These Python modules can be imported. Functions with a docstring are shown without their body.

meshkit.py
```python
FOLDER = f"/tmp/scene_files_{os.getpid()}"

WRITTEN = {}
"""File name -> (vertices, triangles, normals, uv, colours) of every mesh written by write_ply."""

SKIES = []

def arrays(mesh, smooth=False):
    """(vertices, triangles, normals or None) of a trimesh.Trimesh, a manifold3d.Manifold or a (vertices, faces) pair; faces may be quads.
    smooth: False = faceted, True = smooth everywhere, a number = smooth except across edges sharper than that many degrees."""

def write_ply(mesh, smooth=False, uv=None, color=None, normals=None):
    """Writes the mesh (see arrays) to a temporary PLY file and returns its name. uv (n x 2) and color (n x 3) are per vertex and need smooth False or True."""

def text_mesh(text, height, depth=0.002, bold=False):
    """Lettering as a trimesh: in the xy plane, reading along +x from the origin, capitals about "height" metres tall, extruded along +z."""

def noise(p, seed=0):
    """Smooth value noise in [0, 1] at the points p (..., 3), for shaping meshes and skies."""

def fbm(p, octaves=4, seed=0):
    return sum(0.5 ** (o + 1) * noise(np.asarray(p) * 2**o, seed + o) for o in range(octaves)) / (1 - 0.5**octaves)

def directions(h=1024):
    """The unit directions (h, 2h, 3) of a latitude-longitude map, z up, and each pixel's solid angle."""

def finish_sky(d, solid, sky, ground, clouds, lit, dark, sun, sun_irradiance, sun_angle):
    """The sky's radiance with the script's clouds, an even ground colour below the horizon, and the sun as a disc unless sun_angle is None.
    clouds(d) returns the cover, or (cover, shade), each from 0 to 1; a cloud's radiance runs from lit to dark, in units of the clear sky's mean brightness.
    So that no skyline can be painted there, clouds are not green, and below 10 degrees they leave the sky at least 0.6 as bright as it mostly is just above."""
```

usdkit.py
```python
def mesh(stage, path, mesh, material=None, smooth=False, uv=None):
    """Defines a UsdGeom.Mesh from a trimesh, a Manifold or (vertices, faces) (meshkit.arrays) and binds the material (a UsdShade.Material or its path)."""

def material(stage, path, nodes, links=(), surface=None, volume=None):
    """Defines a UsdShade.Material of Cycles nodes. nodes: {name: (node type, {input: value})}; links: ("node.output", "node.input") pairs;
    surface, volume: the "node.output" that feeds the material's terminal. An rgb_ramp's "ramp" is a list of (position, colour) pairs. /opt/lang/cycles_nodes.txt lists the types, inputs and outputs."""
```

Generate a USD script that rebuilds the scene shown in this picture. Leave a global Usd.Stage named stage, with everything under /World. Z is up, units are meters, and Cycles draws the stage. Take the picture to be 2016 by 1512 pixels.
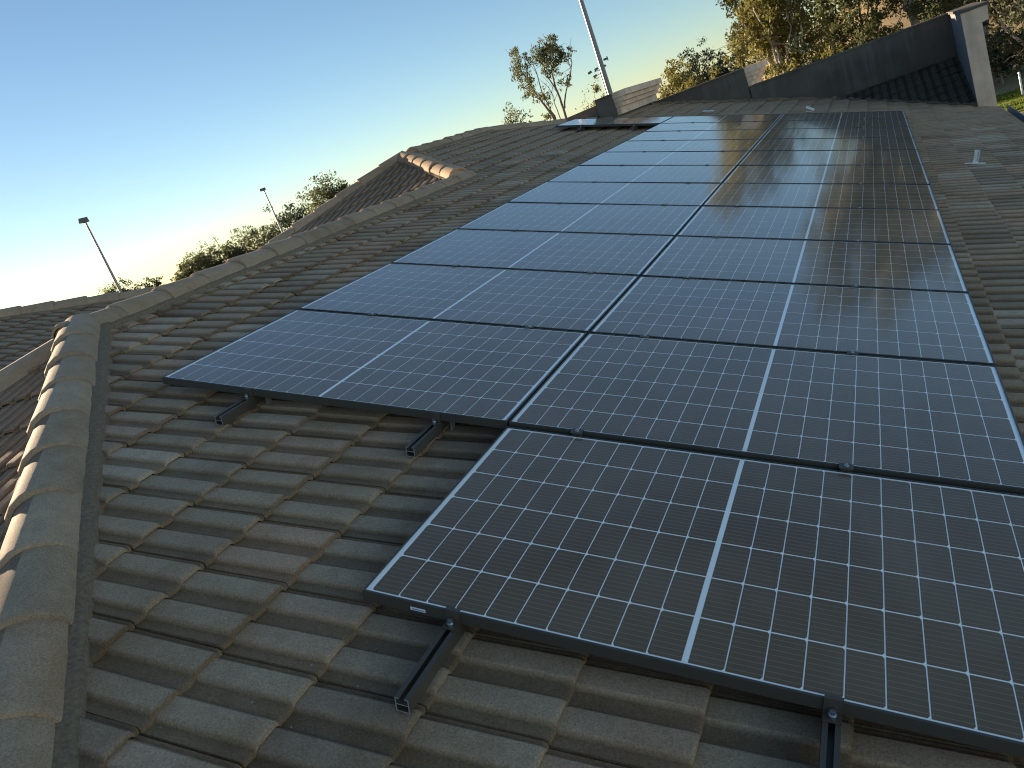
import math, random
import numpy as np
import trimesh
from shapely.geometry import Polygon, Point, box as sbox
from pxr import Usd, UsdGeom, UsdLux, UsdShade, Gf, Sdf, Vt
import usdkit, meshkit

stage = Usd.Stage.CreateInMemory()
UsdGeom.SetStageUpAxis(stage, UsdGeom.Tokens.z)
UsdGeom.SetStageMetersPerUnit(stage, 1.0)
WORLD = UsdGeom.Xform.Define(stage, '/World')
stage.SetDefaultPrim(WORLD.GetPrim())
UsdGeom.Scope.Define(stage, '/World/Looks')

# ------------------------------------------------------------------ camera, sky, sun
CAM = np.array([1.50473, -1.43293, 0.93522])
RIGHT = np.array([0.857635, 0.380047, -0.346449])
DOWN = np.array([-0.190729, -0.390572, -0.900598])
FWD = np.array([-0.477582, 0.838462, -0.262482])
FPX = 1553.49
EXPOSURE = 1.75
SUN_EL, SUN_AZ = math.radians(7.8), math.radians(-73.0)     # az measured from +y towards +x
SUN_INTENSITY = 1.25
SKY_STRENGTH = 0.05

cam = UsdGeom.Camera.Define(stage, '/World/camera')
mtx = Gf.Matrix4d(*RIGHT, 0, *(-DOWN), 0, *(-FWD), 0, *CAM, 1)
cam.AddTransformOp().Set(mtx)
cam.CreateHorizontalApertureAttr(36.0)
cam.CreateVerticalApertureAttr(27.0)
cam.CreateFocalLengthAttr(FPX / 2016 * 36)
cam.CreateClippingRangeAttr(Gf.Vec2f(0.05, 3000))
cam.CreateExposureAttr(EXPOSURE)

skymat = usdkit.material(stage, '/World/Looks/sky_look', {
    'sky': ('sky_texture', {'sky_type': 'single_scattering', 'sun_disc': False, 'sun_elevation': SUN_EL, 'sun_rotation': SUN_AZ,
                            'altitude': 60.0, 'air_density': 0.82, 'aerosol_density': 0.05, 'ozone_density': 2.0}),
    'bg': ('background_shader', {'strength': SKY_STRENGTH})},
    [('sky.color', 'bg.color')], surface='bg.background')
dome = UsdLux.DomeLight.Define(stage, '/World/sky')
UsdShade.MaterialBindingAPI.Apply(dome.GetPrim()).Bind(skymat)
dome.GetPrim().SetCustomDataByKey('kind', 'structure')

sun = UsdLux.DistantLight.Define(stage, '/World/sun')
sun.CreateIntensityAttr(SUN_INTENSITY)
sun.CreateAngleAttr(0.5)
sun.CreateNormalizeAttr(True)
sun.CreateColorAttr(Gf.Vec3f(1.0, 0.80, 0.56))
sdir = np.array([math.cos(SUN_EL) * math.sin(SUN_AZ), math.cos(SUN_EL) * math.cos(SUN_AZ), math.sin(SUN_EL)])
zx = np.cross([0, 0, 1], sdir); zx /= np.linalg.norm(zx)
zy = np.cross(sdir, zx)
sun.AddTransformOp().Set(Gf.Matrix4d(*zx, 0, *zy, 0, *sdir, 0, 0, 0, 40, 1))

# ------------------------------------------------------------------ constants of the roof
PITCH = math.radians(18.3)
CP, SP, TP = math.cos(PITCH), math.sin(PITCH), math.tan(PITCH)
M = np.array([[CP, 0, SP], [0, 1, 0], [-SP, 0, CP]])       # slope frame (x down the slope, y along the ridge, z out) to world
GROUND = -4.2
HT = -0.122                                               # tile datum below the panels' glass
GAUGE, TW = 0.315, 0.2875
PW, PL = 1.038, 1.7637                                     # solar panel
PU, SG = 1.0581, 0.0100                                   # pitch along the ridge, gap between the rows


def S(x, u, h=HT):
    return M @ np.array([x, u, h], float)


def inv4(rot, loc):
    m = np.eye(4); m[:3, :3] = rot; m[:3, 3] = loc
    return m

# ------------------------------------------------------------------ materials
def mat(name, nodes, links, surface):
    return usdkit.material(stage, '/World/Looks/' + name, nodes, links, surface)


def simple(name, color, rough=0.6, metallic=0.0, noise=0.0, scale=6.0, bump=0.0, spec=0.5):
    n = {'p': ('principled_bsdf', {'base_color': color, 'roughness': rough, 'metallic': metallic, 'specular_ior_level': spec})}
    l = []
    if noise or bump:
        n['geo'] = ('geometry', {})
        n['nz'] = ('noise_texture', {'scale': scale, 'detail': 6.0, 'roughness': 0.65})
        l += [('geo.position', 'nz.vector')]
        c = np.array(color)
        n['rmp'] = ('rgb_ramp', {'ramp': [(0.25, tuple(c * (1 - noise))), (0.75, tuple(np.minimum(c * (1 + noise), 1)))]})
        l += [('nz.fac', 'rmp.fac'), ('rmp.color', 'p.base_color')]
        if bump:
            n['b'] = ('bump', {'strength': bump, 'distance': 0.01})
            l += [('nz.fac', 'b.height'), ('b.normal', 'p.normal')]
    return mat(name, n, l, 'p.BSDF')


SHADE_GRIME = (0.56, 0.49, 0.40)  # multiplies the tile colour: painted channel shade together with dirt


def tile_look(name, dark, mid, light, warm, rough=0.9):
    """Weathered concrete: every tile its own tint, broad stains, dust and a fine sandy grain."""
    n = {
        'geo': ('geometry', {}), 'oi': ('object_info', {}),
        'add': ('math', {'math_type': 'add'}), 'fr': ('math', {'math_type': 'fraction'}),
        'big': ('noise_texture', {'scale': 2.3, 'detail': 5.0, 'roughness': 0.62}),
        'med': ('noise_texture', {'scale': 17.0, 'detail': 5.0, 'roughness': 0.7}),
        'fine': ('noise_texture', {'scale': 170.0, 'detail': 4.0, 'roughness': 0.8}),
        'tint': ('rgb_ramp', {'ramp': [(0.0, dark), (0.3, mid), (0.55, mid), (0.75, warm), (0.88, light), (1.0, dark)]}),
        'st': ('rgb_ramp', {'ramp': [(0.30, (0.80, 0.74, 0.66)), (0.5, (1, 1, 1)), (0.72, (1.12, 1.12, 1.10))]}),
        'md': ('rgb_ramp', {'ramp': [(0.28, (0.86, 0.83, 0.79)), (0.5, (1, 1, 1)), (0.75, (1.10, 1.10, 1.08))]}),
        'fn': ('rgb_ramp', {'ramp': [(0.32, (0.55, 0.55, 0.55)), (0.5, (1, 1, 1)), (0.68, (1.5, 1.5, 1.5))]}),
        'm1': ('mix', {'mix_type': 'multiply', 'fac': 1.0}), 'm2': ('mix', {'mix_type': 'multiply', 'fac': 1.0}), 'm3': ('mix', {'mix_type': 'multiply', 'fac': 0.8}),
        'spk': ('voronoi_texture', {'scale': 24.0}),
        'sr': ('rgb_ramp', {'ramp': [(0.0, (1, 1, 1)), (0.055, (1, 1, 1)), (0.09, (0, 0, 0)), (1.0, (0, 0, 0))]}),
        'sn': ('noise_texture', {'scale': 1.7, 'detail': 3.0}),
        'snr': ('rgb_ramp', {'ramp': [(0.48, (0, 0, 0)), (0.62, (0.8, 0.8, 0.8))]}),
        'sm': ('mix', {'mix_type': 'multiply', 'fac': 1.0}), 'm4': ('mix', {'mix_type': 'mix', 'color2': (0.42, 0.40, 0.35)}),
        'at': ('attribute', {'attribute': 'shade_grime'}), 'gn': ('map_range', {'from_min': 0.25, 'from_max': 0.6, 'to_min': 0.55, 'to_max': 1.0, 'clamp': True}), 'gx': ('math', {'math_type': 'multiply'}),
        'm5': ('mix', {'mix_type': 'multiply', 'color2': SHADE_GRIME}),
        'bh': ('math', {'math_type': 'multiply_add', 'value2': 0.35}),
        'b': ('bump', {'strength': 0.35, 'distance': 0.003}),
        'p': ('principled_bsdf', {'roughness': rough, 'specular_ior_level': 0.35}),
    }
    l = [('geo.random_per_island', 'add.value1'), ('oi.random', 'add.value2'), ('add.value', 'fr.value1'), ('fr.value', 'tint.fac'),
         ('geo.position', 'big.vector'), ('geo.position', 'med.vector'), ('geo.position', 'fine.vector'), ('geo.position', 'spk.vector'), ('geo.position', 'sn.vector'),
         ('big.fac', 'st.fac'), ('med.fac', 'md.fac'), ('fine.fac', 'fn.fac'),
         ('tint.color', 'm1.color1'), ('st.color', 'm1.color2'), ('m1.color', 'm2.color1'), ('md.color', 'm2.color2'),
         ('m2.color', 'm3.color1'), ('fn.color', 'm3.color2'),
         ('spk.distance', 'sr.fac'), ('sn.fac', 'snr.fac'), ('sr.color', 'sm.color1'), ('snr.color', 'sm.color2'), ('sm.color', 'm4.fac'),
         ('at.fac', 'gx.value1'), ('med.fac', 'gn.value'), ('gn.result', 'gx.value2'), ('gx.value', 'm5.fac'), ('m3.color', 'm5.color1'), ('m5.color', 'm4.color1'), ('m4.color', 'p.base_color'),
         ('med.fac', 'bh.value1'), ('fine.fac', 'bh.value3'), ('bh.value', 'b.height'), ('b.normal', 'p.normal')]
    return mat(name, n, l, 'p.BSDF')


TILE = tile_look('tile_concrete', (0.262, 0.175, 0.110), (0.352, 0.236, 0.146), (0.430, 0.322, 0.222), (0.405, 0.244, 0.150))
CAP = tile_look('cap_concrete', (0.32, 0.215, 0.135), (0.365, 0.248, 0.157), (0.41, 0.290, 0.190), (0.38, 0.242, 0.150))
TILE_DARK = tile_look('dark_tile', (0.070, 0.062, 0.043), (0.090, 0.080, 0.055), (0.12, 0.105, 0.078), (0.10, 0.085, 0.058))  # cricket tiles, much darker than the main slope
MORTAR = simple('bedding_mortar', (0.215, 0.145, 0.088), 0.95, noise=0.45, scale=70, bump=1.0)
DECK = simple('dark_underlay', (0.03, 0.027, 0.024), 0.95)
def render_look(name, color, stain, amount, bump):
    """Painted render: trowel grain, patchy paint, and rain streaks drawn down from the coping."""
    c = np.array(color)
    return mat(name, {
        'geo': ('geometry', {}), 'mp': ('mapping', {'scale': (7.0, 7.0, 0.55)}), 'st': ('noise_texture', {'scale': 1.0, 'detail': 6.0, 'roughness': 0.62}),
        'pa': ('noise_texture', {'scale': 1.5, 'detail': 6.0, 'roughness': 0.65}), 'gr': ('noise_texture', {'scale': 55.0, 'detail': 4.0, 'roughness': 0.7}),
        'r1': ('rgb_ramp', {'ramp': [(0.28, tuple(c * 0.68)), (0.5, tuple(c)), (0.72, tuple(np.minimum(c * 1.28, 0.95)))]}),
        'r2': ('rgb_ramp', {'ramp': [(0.50, (0, 0, 0)), (0.70, (amount,) * 3)]}),
        'm': ('mix', {'mix_type': 'mix', 'color2': stain}), 'b': ('bump', {'strength': bump, 'distance': 0.006}), 'p': ('principled_bsdf', {'roughness': 0.9, 'specular_ior_level': 0.3})},
        [('geo.position', 'mp.vector'), ('mp.vector', 'st.vector'), ('geo.position', 'pa.vector'), ('geo.position', 'gr.vector'), ('pa.fac', 'r1.fac'), ('st.fac', 'r2.fac'),
         ('r1.color', 'm.color1'), ('r2.color', 'm.fac'), ('m.color', 'p.base_color'), ('gr.fac', 'b.height'), ('b.normal', 'p.normal')], 'p.BSDF')


WALLPAINT = render_look('cream_wall_paint', (0.74, 0.50, 0.345), (0.42, 0.30, 0.21), 0.45, 0.5)
DARKRENDER = render_look('dark_render', (0.115, 0.092, 0.072), (0.20, 0.165, 0.135), 0.45, 0.7)
GREYRENDER = simple('grey_render', (0.20, 0.19, 0.185), 0.9, noise=0.16, scale=2.5, bump=0.2)
COPING = simple('coping_brown', (0.10, 0.075, 0.06), 0.8, noise=0.3, scale=5)
FRAME = simple('black_anodised', (0.050, 0.040, 0.030), 0.42, metallic=0.0, spec=0.6)
RAILM = simple('rail_black', (0.080, 0.062, 0.044), 0.40, metallic=0.3, spec=0.6)
STEEL = simple('zinc_steel', (0.68, 0.68, 0.66), 0.28, metallic=1.0)
ALU = simple('mill_aluminium', (0.80, 0.80, 0.78), 0.45, metallic=0.35)
GALV = simple('galvanised_steel', (0.36, 0.35, 0.33), 0.5, metallic=0.4)
GUTTERM = simple('gutter_paint', (0.30, 0.31, 0.30), 0.35)
LABEL = simple('label_white', (0.78, 0.78, 0.80), 0.5)
INK = simple('label_ink', (0.10, 0.16, 0.42), 0.5)
BARK = simple('gum_bark', (0.17, 0.135, 0.10), 0.9, noise=0.45, scale=3.0)
PALEBARK = simple('pale_bark', (0.42, 0.37, 0.30), 0.85, noise=0.35, scale=2.0)

# anti-reflective glass front of the panels: hardly any mirror face-on, a strong one at a grazing angle, a film of dust that blurs it
GLN = {'lw': ('layer_weight', {'blend': 0.5}), 'pw': ('math', {'math_type': 'power', 'value2': 3.4}), 'sc': ('math', {'math_type': 'multiply_add', 'value2': 1.0, 'value3': 0.004, 'use_clamp': True}),
       'ggeo': ('geometry', {}), 'gnz': ('noise_texture', {'scale': 1.3, 'detail': 4.0, 'roughness': 0.6}), 'grr': ('map_range', {'from_min': 0.3, 'from_max': 0.7, 'to_min': 0.07, 'to_max': 0.11}),
       'gl': ('glossy_bsdf', {'color': (1, 1, 1), 'distribution': 'multi_ggx'}), 'gm': ('mix_closure', {}),
       'dnz': ('noise_texture', {'scale': 2.6, 'detail': 7.0, 'roughness': 0.68, 'distortion': 0.6}), 'dr': ('map_range', {'from_min': 0.42, 'from_max': 0.72, 'to_min': 0.012, 'to_max': 0.10, 'clamp': True}),
       'dust': ('diffuse_bsdf', {'color': (0.46, 0.38, 0.29)}), 'dm': ('mix_closure', {})}
GLL = [('lw.facing', 'pw.value1'), ('pw.value', 'sc.value1'), ('sc.value', 'gm.fac'), ('ggeo.position', 'gnz.vector'), ('gnz.fac', 'grr.value'), ('grr.result', 'gl.roughness'), ('ggeo.position', 'dnz.vector'), ('dnz.fac', 'dr.value'), ('dr.result', 'dm.fac'), ('p.BSDF', 'dm.closure1'), ('dust.BSDF', 'dm.closure2'), ('dm.closure', 'gm.closure1'), ('gl.BSDF', 'gm.closure2')]
BACK = mat('white_backsheet', {'p': ('diffuse_bsdf', {'color': (0.93, 0.87, 0.80)}), **GLN}, GLL, 'gm.closure')
CELL = mat('solar_cell', {
    'tc': ('texture_coordinate', {}), 'sx': ('separate_xyz', {}),
    'mu': ('math', {'math_type': 'multiply', 'value2': 9.0 / 0.1685}), 'fr': ('math', {'math_type': 'fraction'}),
    'r': ('rgb_ramp', {'ramp': [(0.0, (0, 0, 0)), (0.455, (0, 0, 0)), (0.47, (1, 1, 1)), (0.53, (1, 1, 1)), (0.545, (0, 0, 0)), (1, (0, 0, 0))]}),
    'mx': ('math', {'math_type': 'multiply', 'value2': 14.0 / 0.085}), 'fx': ('math', {'math_type': 'fraction'}),
    'rx': ('rgb_ramp', {'ramp': [(0.0, (0.22, 0.22, 0.22)), (0.38, (0.22, 0.22, 0.22)), (0.45, (1, 1, 1)), (0.75, (1, 1, 1)), (0.82, (0.22, 0.22, 0.22)), (1, (0.22, 0.22, 0.22))]}),
    'mm': ('mix', {'mix_type': 'multiply', 'fac': 1.0}),
    'oi': ('geometry', {}), 'nz': ('noise_texture', {'scale': 1.4, 'detail': 2.0}),
    'rb': ('rgb_ramp', {'ramp': [(0.3, (0.118, 0.075, 0.046)), (0.7, (0.142, 0.092, 0.057))]}),
    'c': ('mix', {'mix_type': 'mix', 'color2': (0.42, 0.31, 0.23)}),
    'p': ('diffuse_bsdf', {}), **GLN},
    GLL + [('tc.object', 'sx.vector'), ('sx.y', 'mu.value1'), ('mu.value', 'fr.value1'), ('fr.value', 'r.fac'),
     ('sx.x', 'mx.value1'), ('mx.value', 'fx.value1'), ('fx.value', 'rx.fac'), ('r.color', 'mm.color1'), ('rx.color', 'mm.color2'),
     ('oi.position', 'nz.vector'), ('nz.fac', 'rb.fac'), ('rb.color', 'c.color1'), ('mm.color', 'c.fac'), ('c.color', 'p.color')], 'gm.closure')

def leaf_look(name, dark, light, trans=0.45):
    return mat(name, {
        'geo': ('geometry', {}), 'r': ('rgb_ramp', {'ramp': [(0.0, dark), (1.0, light)]}),
        'nz': ('noise_texture', {'scale': 0.45, 'detail': 2.0}), 'av': ('math', {'math_type': 'multiply_add', 'value2': 0.55}), 'hf': ('math', {'math_type': 'multiply', 'value2': 0.45}),
        'p': ('principled_bsdf', {'roughness': 0.55, 'specular_ior_level': 0.35}),
        'tr': ('translucent_bsdf', {}), 'm': ('mix_closure', {'fac': trans})},
        [('geo.position', 'nz.vector'), ('geo.random_per_island', 'hf.value1'), ('nz.fac', 'av.value1'), ('hf.value', 'av.value3'), ('av.value', 'r.fac'),
         ('r.color', 'p.base_color'), ('r.color', 'tr.color'), ('p.BSDF', 'm.closure1'), ('tr.BSDF', 'm.closure2')], 'm.closure')


LEAF_GOLD = leaf_look('leaf_gold', (0.090, 0.095, 0.026), (0.42, 0.355, 0.095))
LEAF_OLIVE = leaf_look('leaf_olive', (0.065, 0.078, 0.030), (0.22, 0.225, 0.085))
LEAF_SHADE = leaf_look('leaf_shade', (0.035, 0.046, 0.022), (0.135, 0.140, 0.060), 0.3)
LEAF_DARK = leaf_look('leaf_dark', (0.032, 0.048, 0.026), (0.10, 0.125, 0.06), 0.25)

# ------------------------------------------------------------------ prim helpers
used = {}


def path_of(name, parent=None):
    base = str(parent.GetPath()) if parent is not None else '/World'
    k = (base, name)
    used[k] = used.get(k, -1) + 1
    n = used[k]
    return f'{base}/{name}' if n == 0 else f'{base}/{name}_{n:03d}'


def tag(p, label=None, cat=None, group=None, kind=None):
    p = p.GetPrim() if hasattr(p, 'GetPrim') else p
    for k, v in (('label', label), ('category', cat), ('group', group), ('kind', kind)):
        if v:
            p.SetCustomDataByKey(k, v)
    return p


MATS = {}


def thing(name, label, cat, group=None, rot=np.eye(3), loc=(0, 0, 0), kind=None, parent=None):
    x = UsdGeom.Xform.Define(stage, path_of(name, parent))
    m = inv4(rot, loc)
    x.AddTransformOp().Set(Gf.Matrix4d(*m.T.ravel().tolist()))
    p = x.GetPrim()
    MATS[str(p.GetPath())] = m
    tag(p, label, cat, group, kind)
    return p


def world_of(prim):
    m = np.eye(4)
    p = str(prim.GetPath())
    chain = []
    while p and p != '/World':
        if p in MATS:
            chain.append(MATS[p])
        p = p.rsplit('/', 1)[0]
    for c in reversed(chain):
        m = m @ c
    return m


def put(name, v, f, material, parent=None, n=None, kind=None, label=None, local=False, shade_grime=None):
    """One Mesh prim. v in world coordinates unless local."""
    v = np.asarray(v, float)
    if parent is not None and not local:
        im = np.linalg.inv(world_of(parent))
        v = v @ im[:3, :3].T + im[:3, 3]
        if n is not None:
            n = n @ im[:3, :3].T
    path = path_of(name, parent)
    m = UsdGeom.Mesh.Define(stage, path)
    f = np.asarray(f, np.int32)
    m.CreatePointsAttr(Vt.Vec3fArray.FromNumpy(v.astype(np.float32)))
    m.CreateFaceVertexCountsAttr(Vt.IntArray.FromNumpy(np.full(len(f), f.shape[1], np.int32)))
    m.CreateFaceVertexIndicesAttr(Vt.IntArray.FromNumpy(f.ravel()))
    m.CreateSubdivisionSchemeAttr('none')
    m.CreateExtentAttr(Vt.Vec3fArray.FromNumpy(np.array([v.min(0), v.max(0)], np.float32)))
    if n is not None:
        m.CreateNormalsAttr(Vt.Vec3fArray.FromNumpy(np.asarray(n, np.float32)))
        m.SetNormalsInterpolation('vertex')
    if shade_grime is not None:
        UsdGeom.PrimvarsAPI(m).CreatePrimvar('shade_grime', Sdf.ValueTypeNames.FloatArray, 'vertex').Set(Vt.FloatArray.FromNumpy(np.asarray(shade_grime, np.float32)))
    if material is not None:
        UsdShade.MaterialBindingAPI.Apply(m.GetPrim()).Bind(material)
    tag(m, label, None, None, kind)
    return m.GetPrim()


def puttm(name, tm, material, parent=None, smooth=False, **k):
    v, f, n = meshkit.arrays(tm, smooth)
    return put(name, v, f, material, parent, n, **k)


def bx(x0, x1, y0, y1, z0, z1):
    b = trimesh.creation.box([x1 - x0, y1 - y0, z1 - z0])
    b.apply_translation([(x0 + x1) / 2, (y0 + y1) / 2, (z0 + z1) / 2])
    return b


def cat(ms):
    return trimesh.util.concatenate(ms)


def cyl(p0, p1, r0, r1=None, n=8):
    p0, p1 = np.asarray(p0, float), np.asarray(p1, float)
    return tube([p0, p1], [r0, r0 if r1 is None else r1], n)


def tube(pts, radii, n=6):
    pts = np.asarray(pts, float)
    d = np.gradient(pts, axis=0)
    d /= np.linalg.norm(d, axis=1, keepdims=True) + 1e-12
    up = np.array([0.31, 0.17, 0.93]) if abs(d[0][2]) < 0.9 else np.array([0.93, 0.31, 0.17])
    a = np.linspace(0, 2 * np.pi, n, endpoint=False)
    v = []
    for p, t, r in zip(pts, d, radii):
        x = np.cross(up, t); x /= np.linalg.norm(x)
        y = np.cross(t, x)
        v.append(p + r * (np.cos(a)[:, None] * x + np.sin(a)[:, None] * y))
    k = len(pts)
    v = np.vstack(v + [pts[:1], pts[-1:]])
    f = []
    for i in range(k - 1):
        for j in range(n):
            q = [i * n + j, i * n + (j + 1) % n, (i + 1) * n + (j + 1) % n, (i + 1) * n + j]
            f += [[q[0], q[1], q[2]], [q[0], q[2], q[3]]]
    for j in range(n):
        f += [[k * n, (j + 1) % n, j], [k * n + 1, (k - 1) * n + j, (k - 1) * n + (j + 1) % n]]
    return trimesh.Trimesh(v, f, process=False)


def project(p):
    c = np.atleast_2d(p) - CAM
    z = c @ FWD
    return 1008 + FPX * (c @ RIGHT) / z, 756 + FPX * (c @ DOWN) / z, z


def at(az, el, dist):
    """A point seen from the roof at a compass angle from the ridge line, an elevation and a ground distance (metres)."""
    a, e = math.radians(az), math.radians(el)
    return CAM + np.array([dist * math.sin(a), dist * math.cos(a), dist * math.tan(e)])

# ------------------------------------------------------------------ roof tiles
PROF = [(0.0, 0.003), (0.05, 0.000), (0.27, 0.0005), (0.335, 0.0135), (0.375, 0.0155), (0.80, 0.0155), (0.85, 0.0125), (0.93, 0.001)]


def tile_template():
    per = TW / 2
    a, z = [], []
    for k in range(2):
        for fr, h in PROF:
            a.append((k + fr) * per); z.append(h + (0.004 if (k == 0 and fr < 0.06) else 0))
    a.append(TW); z.append(0.004)
    a, z = np.array(a), np.array(z)
    a = 0.002 + a * (TW - 0.005) / TW
    rows = [(-0.055, -0.004, 0), (GAUGE - 0.012, 0.0215, 0), (GAUGE - 0.001, 0.0165, 0), (GAUGE, 0.0045, 1)]
    v, na = [], len(a)
    for b, dz, _ in rows:
        v.append(np.c_[a, np.full(na, b), z + dz])
    v = np.vstack(v)
    f = []
    for r in range(len(rows) - 1):
        for i in range(na - 1):
            q = [r * na + i, r * na + i + 1, (r + 1) * na + i + 1, (r + 1) * na + i]
            f += [[q[0], q[2], q[1]], [q[0], q[3], q[2]]]
    # side skirts
    base = len(v)
    sk = []
    for i in (0, na - 1):
        for r in (0, 1, 2):
            p = v[r * na + i].copy(); q = p.copy(); q[2] -= 0.013
            sk += [p, q]
    v = np.vstack([v, sk])
    for s in range(2):
        o = base + s * 6
        for r in range(2):
            q = [o + 2 * r, o + 2 * r + 1, o + 2 * r + 3, o + 2 * r + 2]
            f += ([[q[0], q[1], q[2]], [q[0], q[2], q[3]]] if s else [[q[0], q[2], q[1]], [q[0], q[3], q[2]]])
    tm = trimesh.Trimesh(v, np.array(f), process=False)
    vv, ff, nn = meshkit.arrays(tm, 50)
    # orientation: make the broad faces look up (+z)
    if nn[:, 2].mean() < 0:
        ff = ff[:, ::-1]; nn = -nn
    return vv, ff, nn


TV, TF, TN = tile_template()


def channel_shade_dirt(tv):
    """Shade painted into the channels and roll sides, with dirt, plus the nose stain."""
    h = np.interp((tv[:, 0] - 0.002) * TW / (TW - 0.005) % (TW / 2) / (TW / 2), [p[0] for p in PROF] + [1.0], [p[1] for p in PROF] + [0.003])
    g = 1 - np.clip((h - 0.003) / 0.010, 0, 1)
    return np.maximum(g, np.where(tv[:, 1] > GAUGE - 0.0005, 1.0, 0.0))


def tile_field(O, A, B, N, poly, seed, a0=0.0, b0=0.0):
    """Tiles laid over a roof plane: O origin, A along the courses, B down the slope, N outwards; poly in (a, b) metres.
    Returns a list of (vertices, faces, normals, centre)."""
    rng = np.random.default_rng(seed)
    Rm = np.stack([A, B, N], 1)
    hand = np.linalg.det(Rm) > 0
    P = Polygon(poly)
    amin, bmin, amax, bmax = P.bounds
    ring = np.array(P.exterior.coords)
    ccw = P.exterior.is_ccw
    out = []
    for j in range(int(math.floor((bmin - b0) / GAUGE)) - 1, int(math.ceil((bmax - b0) / GAUGE)) + 1):
        for i in range(int(math.floor((amin - a0) / TW)) - 1, int(math.ceil((amax - a0) / TW)) + 1):
            x, y = a0 + i * TW, b0 + j * GAUGE
            foot = sbox(x, y - 0.055, x + TW, y + GAUGE)
            g = foot.intersection(P)
            fr = g.area / foot.area
            if fr < 0.03:
                continue
            v = TV.copy()
            v[:, 2] += rng.normal(0, 0.0012) + rng.normal(0, 0.004) * (v[:, 0] - TW / 2) + rng.normal(0, 0.006) * (v[:, 1] - GAUGE / 2)
            v[:, 0] += x + rng.normal(0, 0.0006); v[:, 1] += y + rng.normal(0, 0.0018)
            f, n = TF, TN
            if fr < 0.995:
                tm = trimesh.Trimesh(v, f, process=False)
                for k in range(len(ring) - 1):
                    p, q = ring[k], ring[k + 1]
                    seg = np.array([q[0] - p[0], q[1] - p[1]])
                    from shapely.geometry import LineString
                    if not LineString([p, q]).intersects(foot):
                        continue
                    nr = np.array([-seg[1], seg[0], 0.0]) * (1 if ccw else -1)
                    nr /= np.linalg.norm(nr)
                    tm = trimesh.intersections.slice_mesh_plane(tm, nr, [p[0], p[1], 0])
                    if len(tm.faces) == 0:
                        break
                if len(tm.faces) == 0:
                    continue
                v, f, n = meshkit.arrays(tm, 50)
            gr = channel_shade_dirt(np.c_[v[:, 0] - x, v[:, 1] - y, v[:, 2]])
            wv = v @ Rm.T + O
            out.append((wv, f if hand else f[:, ::-1], n @ Rm.T, wv.mean(0), gr))
    return out


def merge(parts):
    v, f, n, g, o = [], [], [], [], 0
    for a, b, c, _, d in parts:
        v.append(a); f.append(b + o); n.append(c); g.append(d); o += len(a)
    return np.vstack(v), np.vstack(f), np.vstack(n), np.concatenate(g)

# plan points of the house (world), all on the tile datum
RX, RX2 = -3.06, -4.95                 # ridge lines in slope coordinates
EV = 3.24                              # eave
YA, YB = 1.70, 7.15
YC = YB + (RX - RX2) * CP
YE = 11.90
YW = 16.35                             # far parapet wall
YN = YA - (EV - RX) * CP               # near eave
xs = lambda X: S(X, 0)[0]
AP = S(RX, YA); BP = S(RX, YB); CPT = S(RX2, YC); EP = S(RX2, YE)
YF = YE + 1.22
FP = S(RX2 + 1.22 / CP, YF)

house = thing('house', 'long hipped house roof of dark weathered concrete tiles carrying the solar panels', 'house', loc=(0, 6, GROUND))

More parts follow.
